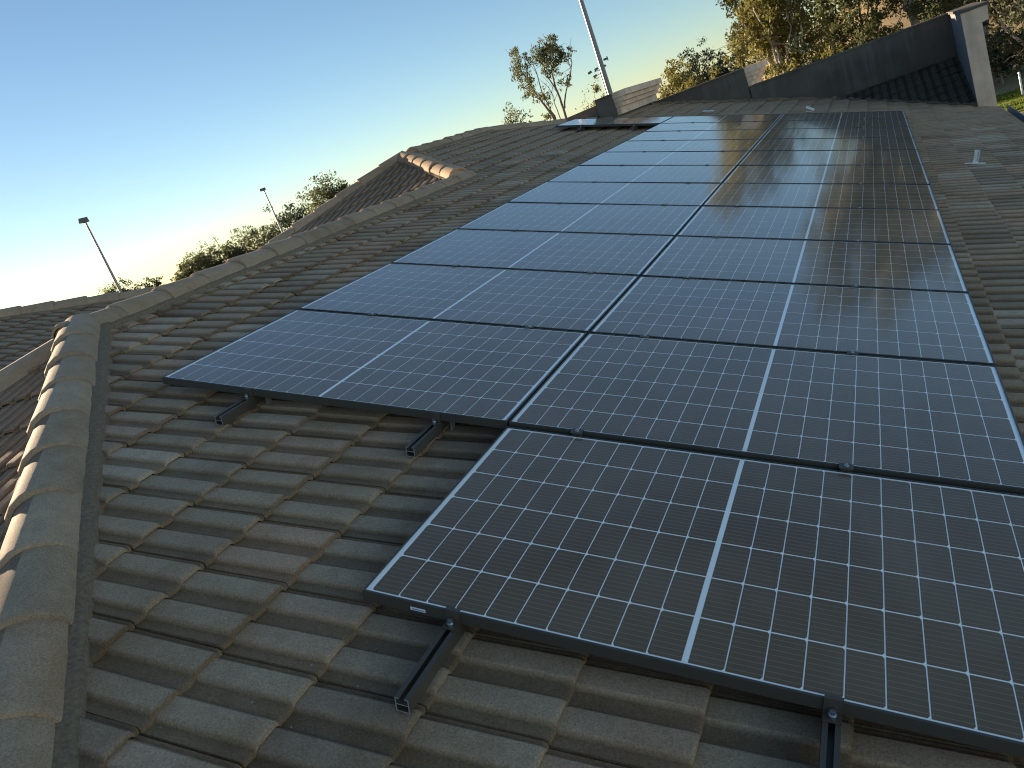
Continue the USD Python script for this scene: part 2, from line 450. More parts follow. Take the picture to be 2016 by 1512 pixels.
# main slope, facing the camera's right
mainpoly = [(YN, EV), (YA, RX), (YB, RX), (YC, RX2), (YE, RX2), (YF, RX2 + 1.22 / CP), (YW, RX2 + 1.22 / CP), (YW, 0.60), (14.15, 2.98), (14.15, EV)]
A_, B_, N_ = M[:, 1], M[:, 0], M[:, 2]
mt = tile_field(S(0, 0), A_, B_, N_, mainpoly, 11, a0=-0.219, b0=0.003)


def covered(c):
    l = M.T @ c
    x, u = l[0], l[1]
    return (0.05 < x < PL - 0.02 and 0.15 < u < 12.65) or (-PL + 0.02 < x < 0.05 and 1.2 < u < 12.65)


def tile_size(part):
    px, py, z = project(part[0])
    if z.min() < 0.15:
        return 0
    cx, cy = px.mean(), py.mean()
    if not (-150 < cx < 2166 and -100 < cy < 1700) or covered(part[3]):
        return 0
    return (px.max() - px.min()) * (py.max() - py.min())


order = sorted(range(len(mt)), key=lambda i: -tile_size(mt[i]))
near = set(order[:300])
slope = thing('main_roof_slope', None, None, parent=house, loc=(0, 0, 0))
deckz = HT - 0.016
put('roof_underlay', [S(b, a, deckz) for a, b in mainpoly], trimesh.creation.triangulate_polygon(Polygon([(a, b) for a, b in mainpoly]), engine='earcut')[1], DECK, slope)
for i in sorted(near):
    v, f, n, _, gr = mt[i]
    put('roof_tile', v, f, TILE, slope, n, shade_grime=gr)
v, f, n, gr = merge([mt[i] for i in range(len(mt)) if i not in near])
put('tile_field', v, f, TILE, slope, n, kind='stuff', shade_grime=gr)


def roof_plane(name, tri, down, seed, material=None):
    """A tiled plane through three or more world points (a planar polygon); down is the plan direction of its fall."""
    tri = np.array(tri, float)
    n = np.cross(tri[1] - tri[0], tri[2] - tri[0]); n /= np.linalg.norm(n)
    if n[2] < 0:
        n = -n
    d = np.array([down[0], down[1], 0.0]); B = d - n * (d @ n); B /= np.linalg.norm(B)
    A = np.cross(B, n)
    O = tri[0]
    poly = [((p - O) @ A, (p - O) @ B) for p in tri]
    tf = tile_field(O, A, B, n, poly, seed, a0=0.05, b0=0.02)
    s = thing(name, None, None, parent=house)
    vv, ff, nn, gg = merge(tf)
    t = trimesh.creation.triangulate_polygon(Polygon(poly), engine='earcut')
    dv = np.array([O + A * p[0] + B * p[1] - n * 0.016 for p in t[0]])
    put('roof_underlay', dv, t[1], DECK, s)
    put('tile_field', vv, ff, material or TILE, s, nn, kind='stuff', shade_grime=gg)
    return n


# lower hip end facing the camera's left, falling towards -y
D0 = (EV - RX) * CP
hipL = AP + np.array([-D0, -D0, -D0 * TP]); hipR = AP + np.array([D0, -D0, -D0 * TP])
roof_plane('near_hip_end', [AP, hipL, hipR], (0, -1), 21)
# far side of the lower ridge, falling towards -x
valx = -2.35
roof_plane('far_roof_slope', [AP, AP + [-D0, -D0, -D0 * TP], AP + [-D0, 3.4, -D0 * TP], AP + [valx, 5.3, valx * TP], BP + [valx, -0.2, valx * TP], BP], (-1, 0), 22)
# upper hip end, facing -y, falls behind the lower ridge
D1 = 4.6
roof_plane('upper_hip_end', [CPT, CPT + [-D1, -D1, -D1 * TP], CPT + [D1 * 0.431, -D1 * 0.431, -D1 * 0.431 * TP], ][:2] + [CPT + [-0.6, -D1, -D1 * TP], CPT + [(BP - CPT)[0] - 1.3, (BP - CPT)[1] - 1.3, ((BP - CPT)[1] - 1.3) * TP], BP], (0, -1), 23)
# other side of the upper ridge
roof_plane('upper_far_slope', [CPT, CPT + [-D1, -D1, -D1 * TP], EP + [-D1, D1, -D1 * TP], EP], (-1, 0), 24)
roof_plane('upper_back_hip_end', [EP, EP + [-3.6, 3.6, -3.6 * TP], EP + [3.6 * 0.36, 3.6 * 0.36, -3.6 * 0.36 * TP]], (0, 1), 25)
# left wing: slope rising to the left, its hip coming down away from the camera
W1 = at(-58.46, 1.83, 12.0)
s1 = 0.5
wt = W1 + np.array([-s1 * 0.7071, -s1 * 0.7071, s1 * 0.7071 * TP])
def on_wing(x, y):
    return np.array([x, y, W1[2] - (x - W1[0]) * TP])
we = W1 + np.array([0.7071, 0.7071, -0.7071 * TP]) * 3.3
roof_plane('left_wing_slope', [wt, on_wing(wt[0], wt[1] - 7), on_wing(we[0], wt[1] - 7), we], (1, 0), 26)
roof_plane('left_wing_hip_end', [wt, we, np.array([wt[0] * 2 - we[0], we[1], we[2]])], (0, 1), 27)
# little cricket slope in front of the parapet wall
CX0, CX1 = 0.50, 2.77
z_main = lambda x: S(0, 0)[2] - (x - S(0, 0)[0]) * TP
q0 = np.array([2.77, 14.22, z_main(2.77)]); q1 = np.array([0.62, YW - 0.01, z_main(0.62)])
q2 = np.array([2.77, YW - 0.01, z_main(2.77) + (YW - 14.23) * 0.35])
roof_plane('cricket_slope', [q0, q2, q1], (0, -1), 28, TILE_DARK)

# ------------------------------------------------------------------ ridge and hip caps
CSEC = np.array([(-0.135, -0.080), (-0.122, -0.014), (-0.088, 0.021), (-0.042, 0.043), (0.000, 0.050), (0.042, 0.043), (0.088, 0.021), (0.122, -0.014), (0.135, -0.080)])


def cap_mesh(L=0.42):
    v, k = [], len(CSEC)
    for y, sc, dz in ((0.0, 0.955, -0.014), (L - 0.012, 1.0, 0.004), (L, 0.985, 0.000)):
        v += [(x * sc, y, z * sc + dz) for x, z in CSEC]
    v += [(x * 0.86, L, z * 0.8 - 0.010) for x, z in CSEC]
    b = len(v)
    v += [(x * 0.86, L - 0.012, z * 0.8 - 0.010) for x, z in CSEC]      # the open end is stopped with pointing
    v = np.array(v); f = [[b, b + i, b + i + 1] for i in range(1, k - 1)]
    for r in range(3):
        for i in range(k - 1):
            q = [r * k + i, r * k + i + 1, (r + 1) * k + i + 1, (r + 1) * k + i]
            f += [[q[0], q[1], q[2]], [q[0], q[2], q[3]]]
    return meshkit.arrays(trimesh.Trimesh(v, f, process=False), 38)


CV, CF, CN = cap_mesh()
if CN[:, 2].mean() < 0:
    CF = CF[:, ::-1]; CN = -CN


def cap_line(kind, P0, P1, lift=0.05, step=0.385, seed=1, parent=None, drop=0.0, first=0.0):
    """Caps from the top P0 to the lower end P1 (noses point to P1), bedded on mortar."""
    rng = np.random.default_rng(seed)
    P0, P1 = np.asarray(P0, float), np.asarray(P1, float)
    L = np.linalg.norm(P1 - P0); t = (P1 - P0) / L
    x = np.cross(t, [0, 0, 1.0]); x /= np.linalg.norm(x)
    z = np.cross(x, t)
    s = thing(kind, None, None, parent=parent)
    k = 0
    d = first
    while d + 0.30 < L:
        a = rng.normal(0, 0.012)
        xx = x * math.cos(a) + t * math.sin(a); tt = np.cross(z, xx)
        R3 = np.stack([xx, tt, z], 1)
        o = P0 + t * (d - 0.035) + z * (lift + rng.normal(0, 0.003)) + x * rng.normal(0, 0.004)
        put('ridge_cap', CV @ R3.T + o, CF, CAP, s, CN @ R3.T)
        d += step; k += 1
    # mortar: a pointed fillet under each side
    n = max(2, int(L / 0.06))
    prof = [(0.095, -0.040), (0.128, -0.052), (0.148, -0.058), (0.164, -0.068), (0.172, -0.12), (0.10, -0.13)]
    v, f = [], []
    for sgn in (-1, 1):
        base = len(v)
        for i in range(n + 1):
            for (a, b) in prof:
                j = rng.normal(0, 0.0018, 2)
                v.append(P0 + t * (L * i / n) + x * sgn * (a + j[0] * (1.6 if a > 0.13 else 0.6)) + z * (lift + b + drop + j[1] * 0.8))
        m = len(prof)
        for i in range(n):
            for q in range(m - 1):
                c = [base + i * m + q, base + i * m + q + 1, base + (i + 1) * m + q + 1, base + (i + 1) * m + q]
                f += [[c[0], c[1], c[2]], [c[0], c[2], c[3]]] if sgn > 0 else [[c[0], c[2], c[1]], [c[0], c[3], c[2]]]
    puttm('mortar_bed', trimesh.Trimesh(np.array(v), np.array(f), process=False), MORTAR, s, smooth=40)
    return s


hd = lambda P, sx, sy, L: P + np.array([sx * L, sy * L, -L * TP])
cap_line('near_hip', AP + [-0.02, 0.02, 0.035], hd(AP, 1, -1, 4.6), lift=0.058, seed=31, parent=house)
cap_line('left_hip', AP, hd(AP, -1, -1, 5.0), lift=0.046, seed=32, parent=house, first=0.16)
cap_line('lower_ridge', BP, AP + [0, -0.04, 0], lift=0.062, step=0.37, seed=33, parent=house)
cap_line('lit_hip', CPT, BP + (CPT - BP) * 0.03, lift=0.058, seed=34, parent=house)
cap_line('upper_left_hip', CPT, hd(CPT, -1, -1, 4.5), lift=0.058, seed=35, parent=house)
cap_line('upper_ridge', EP, CPT, lift=0.062, seed=36, parent=house)
cap_line('back_hip', EP, hd(EP, 1, 1, 1.22), lift=0.058, seed=37, parent=house)
cap_line('left_wing_hip', wt, we, lift=0.058, seed=38, parent=house)

# valley flashing and mortar along the foot of the far walls
rng = np.random.default_rng(5)
def bead(name, P0, P1, r, parent, seed=3):
    g = np.random.default_rng(seed)
    n = max(3, int(np.linalg.norm(np.subtract(P1, P0)) / 0.07))
    pts = [np.asarray(P0) + (np.asarray(P1) - P0) * i / n + g.normal(0, r * 0.25, 3) for i in range(n + 1)]
    return puttm(name, tube(pts, [r * g.uniform(0.7, 1.35) for _ in pts], 6), MORTAR, parent, smooth=True)
bead('mortar_bed', q1 + [-1.6, -0.02, 1.6 * TP + 0.03], q1 + [0, -0.02, 0.03], 0.05, house, 3)
bead('valley_mortar', q1 + [0, -0.02, 0.02], q0 + [0.02, 0, 0.02], 0.035, house, 4)
bead('mortar_bed', np.array([-0.95, YW - 0.02, z_main(-0.95) + 0.03]), np.array([-2.9, YW - 0.02, z_main(-2.9) + 0.03]), 0.045, house, 6)

# eaves: gutter, fascia, walls
ex, ez = S(EV, 0)[0], S(EV, 0)[2]
gp = Polygon([(0.0, 0.0), (0.0, -0.10), (0.12, -0.10), (0.135, 0.015), (0.125, 0.018), (0.112, -0.088), (0.01, -0.088), (0.01, 0.0)])
g = trimesh.creation.extrude_polygon(gp, 14.15 - YN + 0.1, engine='earcut')
g.apply_transform(np.array([[1, 0, 0, ex - 0.015], [0, 0, -1, 14.15], [0, 1, 0, ez - 0.015], [0, 0, 0, 1.0]]))
puttm('eave_gutter', g, GUTTERM, house)
puttm('fascia_board', bx(ex - 0.04, ex - 0.018, YN, 14.15, ez - 0.22, ez - 0.03), GUTTERM, house)
puttm('outer_wall', bx(-9.0, ex - 0.45, YN + 0.5, YW + 1.5, GROUND, ez - 0.20), WALLPAINT, house)

# ------------------------------------------------------------------ stepped parapet walls at the far end
def parapet(label):
    return thing('parapet_wall', label, 'wall', 'stepped parapet walls at the far end of the roof', loc=(0, YW, GROUND))

def rendered(tm, sub=0.25):
    return tm

# right wall with the return pier at the eave
zt2 = 0.50
w = parapet('dark rendered parapet wall stepping lowest, ending at the cream pier by the gutter')
puttm('wall_panel', bx(-0.62, 2.76, YW, YW + 0.24, -2.5, zt2 - 0.03), DARKRENDER, w)
puttm('wall_panel', bx(-0.88, -0.62, YW - 0.03, YW + 0.24, -2.5, zt2 - 0.035), DARKRENDER, w)
puttm('coping', bx(-0.88, 2.77, YW - 0.025, YW + 0.26, zt2 - 0.03, zt2), DARKRENDER, w)
puttm('return_wall', bx(2.762, 3.02, 14.26, YW + 0.24, -3.2, zt2 - 0.03), GREYRENDER, w)
pier = [(2.757, -3.3), (3.022, -3.3), (3.022, zt2 - 0.27), (3.115, zt2 - 0.25), (3.135, zt2 - 0.035), (2.757, zt2 - 0.035)]
pm = trimesh.creation.extrude_polygon(Polygon(pier), 0.06, engine='earcut')
pm.apply_transform(np.array([[1, 0, 0, 0], [0, 0, -1, 14.258], [0, 1, 0, 0], [0, 0, 0, 1.0]]))
puttm('pier_face', pm, WALLPAINT, w)
puttm('corbel', bx(3.024, 3.13, 14.262, YW + 0.2, zt2 - 0.26, zt2 - 0.035), WALLPAINT, w)
puttm('pier_coping', bx(2.74, 3.15, 14.18, YW + 0.28, zt2 - 0.032, zt2 + 0.012), COPING, w)

def stepped_end(parent, x, y0, y1, ztop, hs, step, material=WALLPAINT):
    """Cream courses on the wall's end, each standing further out than the one below."""
    z = ztop
    for k, h in enumerate(hs):
        out = step * (len(hs) - k)
        sh = 0.06 * (len(hs) - 1 - k)
        puttm('corbel_course', bx(x - 0.20, x + out, y0 + 0.004 * k - 0.012 * (len(hs) - k), y1 + 0.01 * (len(hs) - k), z - h + 0.003, z), material, parent)
        z -= h

# middle wall
zt1 = CAM[2] - 17.9 * math.tan(math.radians(0.19))
w = parapet('dark rendered parapet wall in the middle, with a small cream stepped end')
puttm('wall_panel', bx(-3.2, -0.90, YW - 0.01, YW + 1.9, -1.0, zt1 - 0.02), DARKRENDER, w)
puttm('coping', bx(-3.2, -0.90, YW - 0.03, YW + 1.9, zt1 - 0.02, zt1 + 0.01), DARKRENDER, w)
stepped_end(w, -0.895, YW + 0.05, YW + 1.85, zt1 + 0.008, [0.125, 0.085, 0.085, 0.165], 0.065)
# left wall
zt0 = 1.31
w = parapet('highest parapet block at the left, with a broad cream stepped end beside the tall pole')
puttm('wall_panel', bx(-3.27, -2.93, 13.78, 16.9, 0.3, zt0 - 0.02), DARKRENDER, w)
puttm('coping', bx(-3.29, -2.93, 13.75, 16.92, zt0 - 0.02, zt0), DARKRENDER, w)
stepped_end(w, -2.925, 13.86, 16.85, zt0 + 0.004, [0.115, 0.085, 0.085, 0.135], 0.065)
fl = trimesh.Trimesh(np.array([(-4.1, 13.9, 0.7), (-3.28, 13.9, 0.7), (-3.28, 13.9, 1.215), (-4.1, 13.9, 1.195), (-4.1, 14.1, 0.7), (-3.28, 14.1, 0.7), (-3.28, 14.1, 1.215), (-4.1, 14.1, 1.195)]),
                     [[0, 1, 2], [0, 2, 3], [5, 4, 7], [5, 7, 6], [4, 0, 3], [4, 3, 7], [3, 2, 6], [3, 6, 7], [1, 5, 6], [1, 6, 2]], process=False)
puttm('flank_wall', fl, DARKRENDER, w)

# ------------------------------------------------------------------ solar panels
def panel_parts(root):
    o = Polygon([(0, 0), (PL, 0), (PL, PW), (0, PW)])
    lip = 0.0060
    i1 = [(lip, lip), (PL - lip, lip), (PL - lip, PW - lip), (lip, PW - lip)]
    fr = trimesh.creation.extrude_polygon(Polygon(o.exterior.coords, [i1]), 0.0335, engine='earcut'); fr.apply_translation([0, 0, -0.035])
    # narrow chamfered crown all round
    c = 0.0015
    ro = [(0, 0), (PL, 0), (PL, PW), (0, PW)]
    rc = [(c, c), (PL - c, c), (PL - c, PW - c), (c, PW - c)]
    v = [(x, y, -c) for x, y in ro] + [(x, y, 0) for x, y in rc] + [(x, y, 0) for x, y in i1] + [(x, y, -0.004) for x, y in i1]
    f = []
    for r in range(3):
        for k in range(4):
            a, b = r * 4 + k, r * 4 + (k + 1) % 4
            f += [[a, b, b + 4], [a, b + 4, a + 4]]
    puttm('frame', cat([fr, trimesh.Trimesh(np.array(v), f, process=False)]), FRAME, root, local=True)
    puttm('backsheet', bx(lip, PL - lip, lip, PW - lip, -0.0070, -0.0034), BACK, root, local=True)
    cp, rp = 0.0854, 0.1688
    ct, ch = 0.0824, 0.0080
    x00 = (PL - (20 * cp + 0.0125)) / 2
    y00 = (PW - 6 * rp) / 2
    for r in range(6):
        for k in range(20):
            x0 = x00 + k * cp + (0.0125 if k >= 10 else 0) + (cp - ct) / 2
            y0 = y00 + r * rp + 0.0023
            x1, y1 = x0 + ct, y0 + rp - 0.0046
            if k < 10:
                pts = [(x0 + ch * .6, y0), (x1, y0), (x1, y1), (x0 + ch * .6, y1), (x0, y1 - ch), (x0, y0 + ch)]
            else:
                pts = [(x0, y0), (x1 - ch * .6, y0), (x1, y0 + ch), (x1, y1 - ch), (x1 - ch * .6, y1), (x0, y1)]
            n = len(pts)
            v = [(x, y, -0.0031) for x, y in pts] + [(x, y, -0.0036) for x, y in pts]
            f = [[0, i, i + 1] for i in range(1, n - 1)] + [t for i in range(n) for t in ([i, n + i, n + (i + 1) % n], [i, n + (i + 1) % n, (i + 1) % n])]
            put('cell', v, f, CELL, root, local=True)


ZK = [0.000, 0.0075, 0.0002 + .003, -0.0084 + .003, -0.0106 + .003, -0.0047 + .002, -0.0004, 0.0018, 0.0016, 0.0021, 0.0021, 0.0015, 0.0008]
ORD = ['first', 'second', 'third', 'fourth', 'fifth', 'sixth', 'seventh', 'eighth', 'ninth', 'tenth', 'eleventh', 'twelfth']
proto = None


def panel(x, k, label, instance=True):
    global proto
    z0, z1 = ZK[k], ZK[k + 1]
    if k == 0:
        z0, z1 = -0.002, -0.003
    t = math.atan2(z1 - z0, PW)
    g_ = np.random.default_rng(k * 7 + int(x * 10) + 50)
    t2 = g_.normal(0, 0.0012)
    Rl = np.array([[1, 0, 0], [0, math.cos(t), -math.sin(t)], [0, math.sin(t), math.cos(t)]]) @ np.array([[math.cos(t2), 0, math.sin(t2)], [0, 1, 0], [-math.sin(t2), 0, math.cos(t2)]])
    loc = M @ np.array([x, k * PU + (PU - PW) / 2, z0 + PL / 2 * math.sin(t2)])
    r = thing('solar_panel', label, 'solar panel', 'black framed solar panels in rows on the roof', rot=M @ Rl, loc=loc)
    if proto is None:
        panel_parts(r); proto = r
    elif instance:
        r.GetReferences().AddInternalReference(proto.GetPath()); r.SetInstanceable(True)
    else:
        r.GetReferences().AddInternalReference(proto.GetPath())
    return r


XR, XL, XX = SG / 2, -SG / 2 - PL, -SG / 2 - PL - SG - PL
for k in range(1, 12):
    where = 'last, at the far end' if k == 11 else ORD[k] + ' from the near end'
    panel(XR, k, f'solar panel {where} of the row nearest the gutter' if k < 11 else 'solar panel at the far end of the row nearest the gutter, mirroring the dark parapet')
for k in range(1, 12):
    panel(XL, k, f'solar panel {ORD[k - 1]} from the near end of the upper row' if 1 < k < 11 else
          ('nearest solar panel of the upper row, its black rail ends sticking out below' if k == 1 else 'solar panel at the far end of the upper row, beside the lone panel'))
panel(XX, 11, 'lone solar panel above the upper row, in front of the cream stepped parapet')
first = panel(XR, 0, 'nearest and largest solar panel, with a white serial sticker on its frame', instance=False)
used[(str(first.GetPath()), 'serial_sticker')] = -1
# sticker on the frame's near side with blurred blue print
sx = 0.150
stk = put('serial_sticker', [(sx, -0.0006, -0.027), (sx + 0.046, -0.0006, -0.027), (sx + 0.046, -0.0006, -0.0165), (sx, -0.0006, -0.0165)], [[0, 1, 2], [0, 2, 3]], LABEL, first, local=True)
g_ = random.Random(4)
marks = []
xx = sx + 0.005
while xx < sx + 0.042:
    wd = g_.uniform(0.0010, 0.0028)
    marks.append(bx(xx, xx + wd, -0.0011, -0.0008, -0.0240, -0.0240 + g_.uniform(0.0025, 0.0042)))
    xx += wd + g_.uniform(0.0006, 0.0012)
puttm('sticker_print', cat(marks), INK, stk, local=True, kind='stuff')

# ------------------------------------------------------------------ mounting rails with clamps and hooks
RP = Polygon([(-0.019, -0.042), (0.019, -0.042), (0.019, 0), (0.007, 0), (0.007, -0.003), (0.0155, -0.003), (0.0155, -0.018), (-0.0155, -0.018), (-0.0155, -0.003), (-0.007, -0.003), (-0.007, 0), (-0.019, 0)],
             [[(-0.0155, -0.021), (0.0155, -0.021), (0.0155, -0.039), (-0.0155, -0.039)]])


def bolt(x, y, z, r=0.0065, h=0.008, washer=True):
    b = trimesh.creation.cylinder(r, h, sections=6); b.apply_translation([x, y, z + h / 2])
    ms = [b]
    if washer:
        wsh = trimesh.creation.cylinder(r * 1.35, 0.002, sections=14); wsh.apply_translation([x, y, z - 0.001]); ms.append(wsh)
    return cat(ms)


def rail(x, u0, k0, k1, label):
    """Rail along the ridge direction at slope coordinate x, from u0 past panel boundaries k0 .. k1."""
    end = k1 * PU + 0.10
    r = thing('mounting_rail', label, 'rail', 'black mounting rails under the solar panels', rot=M, loc=M @ np.array([x, u0, -0.036]))
    e = trimesh.creation.extrude_polygon(RP, end - u0, engine='earcut')
    e.apply_transform(np.array([[1, 0, 0, 0], [0, 0, -1, end - u0], [0, 1, 0, 0], [0, 0, 0, 1.0]]))
    puttm('rail_profile', e, RAILM, r, local=True)
    ce = trimesh.creation.extrude_polygon(RP.buffer(-0.0004), 0.0012, engine='earcut')
    ce.apply_transform(np.array([[1, 0, 0, 0], [0, 0, -1, 0.0004], [0, 1, 0, 0], [0, 0, 0, 1.0]]))
    puttm('cut_end', ce, GALV, r, local=True)
    yl = k0 * PU + (PU - PW) / 2 - u0                       # near edge of the first panel
    # end clamp: upright block against the frame with a lip over it and a bolt standing in it
    blk = cat([bx(-0.020, 0.020, yl - 0.034, yl - 0.0015, 0.0005, 0.0045), bx(-0.020, 0.020, yl - 0.006, yl - 0.0012, 0.0045, 0.0385), bx(-0.020, 0.020, yl - 0.006, yl + 0.006, 0.0385, 0.0415)])
    c = puttm('end_clamp', blk, RAILM, r, local=True)
    bt = cat([bolt(0, yl - 0.020, 0.013, 0.0075, 0.009), trimesh.creation.cylinder(0.0075, 0.009, sections=12, transform=trimesh.transformations.translation_matrix([0, yl - 0.020, 0.009]))])
    puttm('bolt', bt, STEEL, c, smooth=30, local=True)
    for k in range(k0 + 1, k1):
        y = k * PU - u0; z = ZK[k] + 0.036
        c = puttm('mid_clamp', cat([bx(-0.022, 0.022, y - 0.017, y + 0.017, z + 0.0005, z + 0.0035), bx(-0.018, 0.018, y - 0.0075, y + 0.0075, 0.001, z + 0.0005)]), RAILM, r, local=True)
        puttm('bolt', bolt(0, y, z + 0.0055, 0.006, 0.005), STEEL, c, smooth=30, local=True)
    yy = (0.085 if k0 else 0.42) + k0 * PU - u0
    while yy < end - u0 - 0.2:
        hk = cat([bx(0.0195, 0.0245, yy, yy + 0.03, -0.085, -0.004), bx(0.0195, 0.060, yy, yy + 0.03, -0.090, -0.085), bx(0.055, 0.060, yy, yy + 0.03, -0.100, -0.085)])
        puttm('roof_bracket', hk, GALV, r, local=True)
        yy += 1.2
    return r


rail(1.215, -0.27, 0, 12, 'black mounting rail nearest the gutter, running under the gutter-side row')
rail(0.285, -0.27, 0, 12, 'black mounting rail with the longest end jutting toward the viewer, below the near panel')
rail(-0.315, 0.845, 1, 12, 'black mounting rail ending under the upper row, close to the near panel')
rail(-1.26, 0.86, 1, 12, 'black mounting rail ending under the upper row, the one nearest the ridge')
rail(-2.20, 11.50, 11, 12, 'short mounting rail under the lone far panel, on its gutter side')
rail(-3.10, 11.50, 11, 12, 'short mounting rail under the lone far panel, on its ridge side')

# ------------------------------------------------------------------ loose tile hooks left on the roof
def roof_hook(label, x, u, parts, yaw=0.0, size=0.66):
    cz, sz = math.cos(yaw), math.sin(yaw)
    r = thing('tile_hook', label, 'roof hook', 'metal tile hooks left on the roof', rot=M @ np.array([[cz, -sz, 0], [sz, cz, 0], [0, 0, 1]]), loc=M @ np.array([x, u, HT + 0.048]))
    for nm, tm in parts:
        tm = tm.copy(); tm.apply_scale(size)
        puttm(nm, tm, ALU, r, local=True)
up = [('base_plate', bx(-0.14, 0.14, -0.03, 0.03, 0.0, 0.006)),
      ('upright', cat([bx(-0.035, 0.035, 0.012, 0.018, 0.006, 0.20), bx(-0.035, -0.029, -0.02, 0.012, 0.05, 0.20), bx(0.029, 0.035, -0.02, 0.012, 0.03, 0.20)])),
      ('slot_bolt', bx(-0.008, 0.008, 0.005, 0.0118, 0.09, 0.16))]
roof_hook('upright metal tile hook on a flat base, alone on the tiles by the gutter', 2.28, 7.98, up, 0.06)
flat = [('base_plate', bx(-0.15, 0.15, -0.10, 0.10, 0.03, 0.038)), ('upright', bx(-0.03, 0.03, -0.02, 0.02, 0.0, 0.03))]
roof_hook('flat pale tile hook lying behind the far end of the upper row', -1.42, 14.05, flat, 0.05)
lean = [('base_plate', bx(-0.09, 0.05, -0.05, 0.0, 0.0, 0.008)), ('upright', trimesh.Trimesh(*(lambda b: (b.vertices @ trimesh.transformations.rotation_matrix(0.35, [0, 1, 0])[:3, :3].T + [0.0, 0, 0.075], b.faces))(bx(-0.11, 0.11, -0.006, 0.006, -0.03, 0.03)), process=False))]
roof_hook('tilted bluish tile hook behind the far end of the gutter-side row', 0.35, 13.75, lean, 0.0)

# ------------------------------------------------------------------ ground
def gz(x, y):
    x, y = np.asarray(x, float), np.asarray(y, float)
    d = np.hypot(x - CAM[0], y - CAM[1]); az = np.degrees(np.arctan2(x - CAM[0], y - CAM[1]))
    w = np.clip((az + 12) / 14, 0, 1); w = w * w * (3 - 2 * w) * np.clip((75 - az) / 30, 0, 1)
    h = np.clip(d - 43, 0, None); rise = 13.0 * (1 - np.exp(-h * 0.115 / 13.0))
    nz = meshkit.fbm(np.stack([x * 0.05, y * 0.05, 0 * x], -1), 4, 3) - 0.5
    return GROUND + w * rise + nz * np.clip((d - 43) / 30, 0, 1) * 1.2


GRASSDRY = mat('dry_grass', {'geo': ('geometry', {}), 'a': ('noise_texture', {'scale': 0.25, 'detail': 8.0, 'roughness': 0.7}), 'b': ('noise_texture', {'scale': 9.0, 'detail': 4.0}),
    'r': ('rgb_ramp', {'ramp': [(0.3, (0.16, 0.13, 0.055)), (0.5, (0.42, 0.30, 0.15)), (0.7, (0.55, 0.40, 0.22))]}), 'r2': ('rgb_ramp', {'ramp': [(0.3, (0.6, 0.6, 0.6)), (0.7, (1.3, 1.3, 1.3))]}),
    'm': ('mix', {'mix_type': 'multiply', 'fac': 1.0}), 'p': ('principled_bsdf', {'roughness': 0.95, 'specular_ior_level': 0.1})},
    [('geo.position', 'a.vector'), ('geo.position', 'b.vector'), ('a.fac', 'r.fac'), ('b.fac', 'r2.fac'), ('r.color', 'm.color1'), ('r2.color', 'm.color2'), ('m.color', 'p.base_color')], 'p.BSDF')
GRASSGREEN = mat('green_grass', {'geo': ('geometry', {}), 'b': ('noise_texture', {'scale': 2.2, 'detail': 6.0, 'roughness': 0.7}),
    'r': ('rgb_ramp', {'ramp': [(0.3, (0.10, 0.085, 0.018)), (0.55, (0.28, 0.38, 0.04)), (0.75, (0.38, 0.48, 0.06))]}), 'p': ('principled_bsdf', {'roughness': 0.9, 'specular_ior_level': 0.1})},
    [('geo.position', 'b.vector'), ('b.fac', 'r.fac'), ('r.color', 'p.base_color')], 'p.BSDF')
PATHM = simple('path_gravel', (0.16, 0.125, 0.10), 0.95, noise=0.25, scale=3.0)

rr = np.concatenate([[0], np.geomspace(8, 1500, 60)]); aa = np.linspace(0, 2 * np.pi, 160, endpoint=False)
gx = CAM[0] + rr[:, None] * np.sin(aa); gy = CAM[1] + rr[:, None] * np.cos(aa)
gv = np.stack([gx, gy, gz(gx, gy)], -1).reshape(-1, 3)
na, gf = len(aa), []
for i in range(len(rr) - 1):
    for j in range(na):
        q = [i * na + j, i * na + (j + 1) % na, (i + 1) * na + (j + 1) % na, (i + 1) * na + j]
        gf += [[q[0], q[2], q[1]], [q[0], q[3], q[2]]]
tag(puttm('ground', trimesh.Trimesh(gv, gf, process=False), GRASSDRY, smooth=True), kind='structure')


def patch(name, az0, az1, d0, d1, lift, material, wob=0.8, seed=1):
    g = np.random.default_rng(seed)
    A = np.radians(np.linspace(az0, az1, 16)); o0 = np.cumsum(g.normal(0, wob * .3, 16)); o1 = np.cumsum(g.normal(0, wob * .3, 16))
    v, f = [], []
    for i, a in enumerate(A):
        for t in np.linspace(0, 1, 5):
            d = (d0 + o0[i]) * (1 - t) + (d1 + o1[i]) * t
            x, y = CAM[0] + d * math.sin(a), CAM[1] + d * math.cos(a)
            v.append((x, y, float(gz(x, y)) + lift))
    for i in range(15):
        for t in range(4):
            q = [i * 5 + t, i * 5 + t + 1, (i + 1) * 5 + t + 1, (i + 1) * 5 + t]
            f += [[q[0], q[1], q[2]], [q[0], q[2], q[3]]]
    tm = trimesh.Trimesh(np.array(v), f, process=False)
    if tm.face_normals[:, 2].mean() < 0:
        tm.invert()
    tag(puttm(name, tm, material, smooth=True), kind='structure')


patch('lawn', 2, 40, 36.2, 42.5, 0.03, GRASSGREEN, seed=2)
patch('gravel_path', 2, 40, 28.5, 35.2, 0.02, PATHM, seed=3)

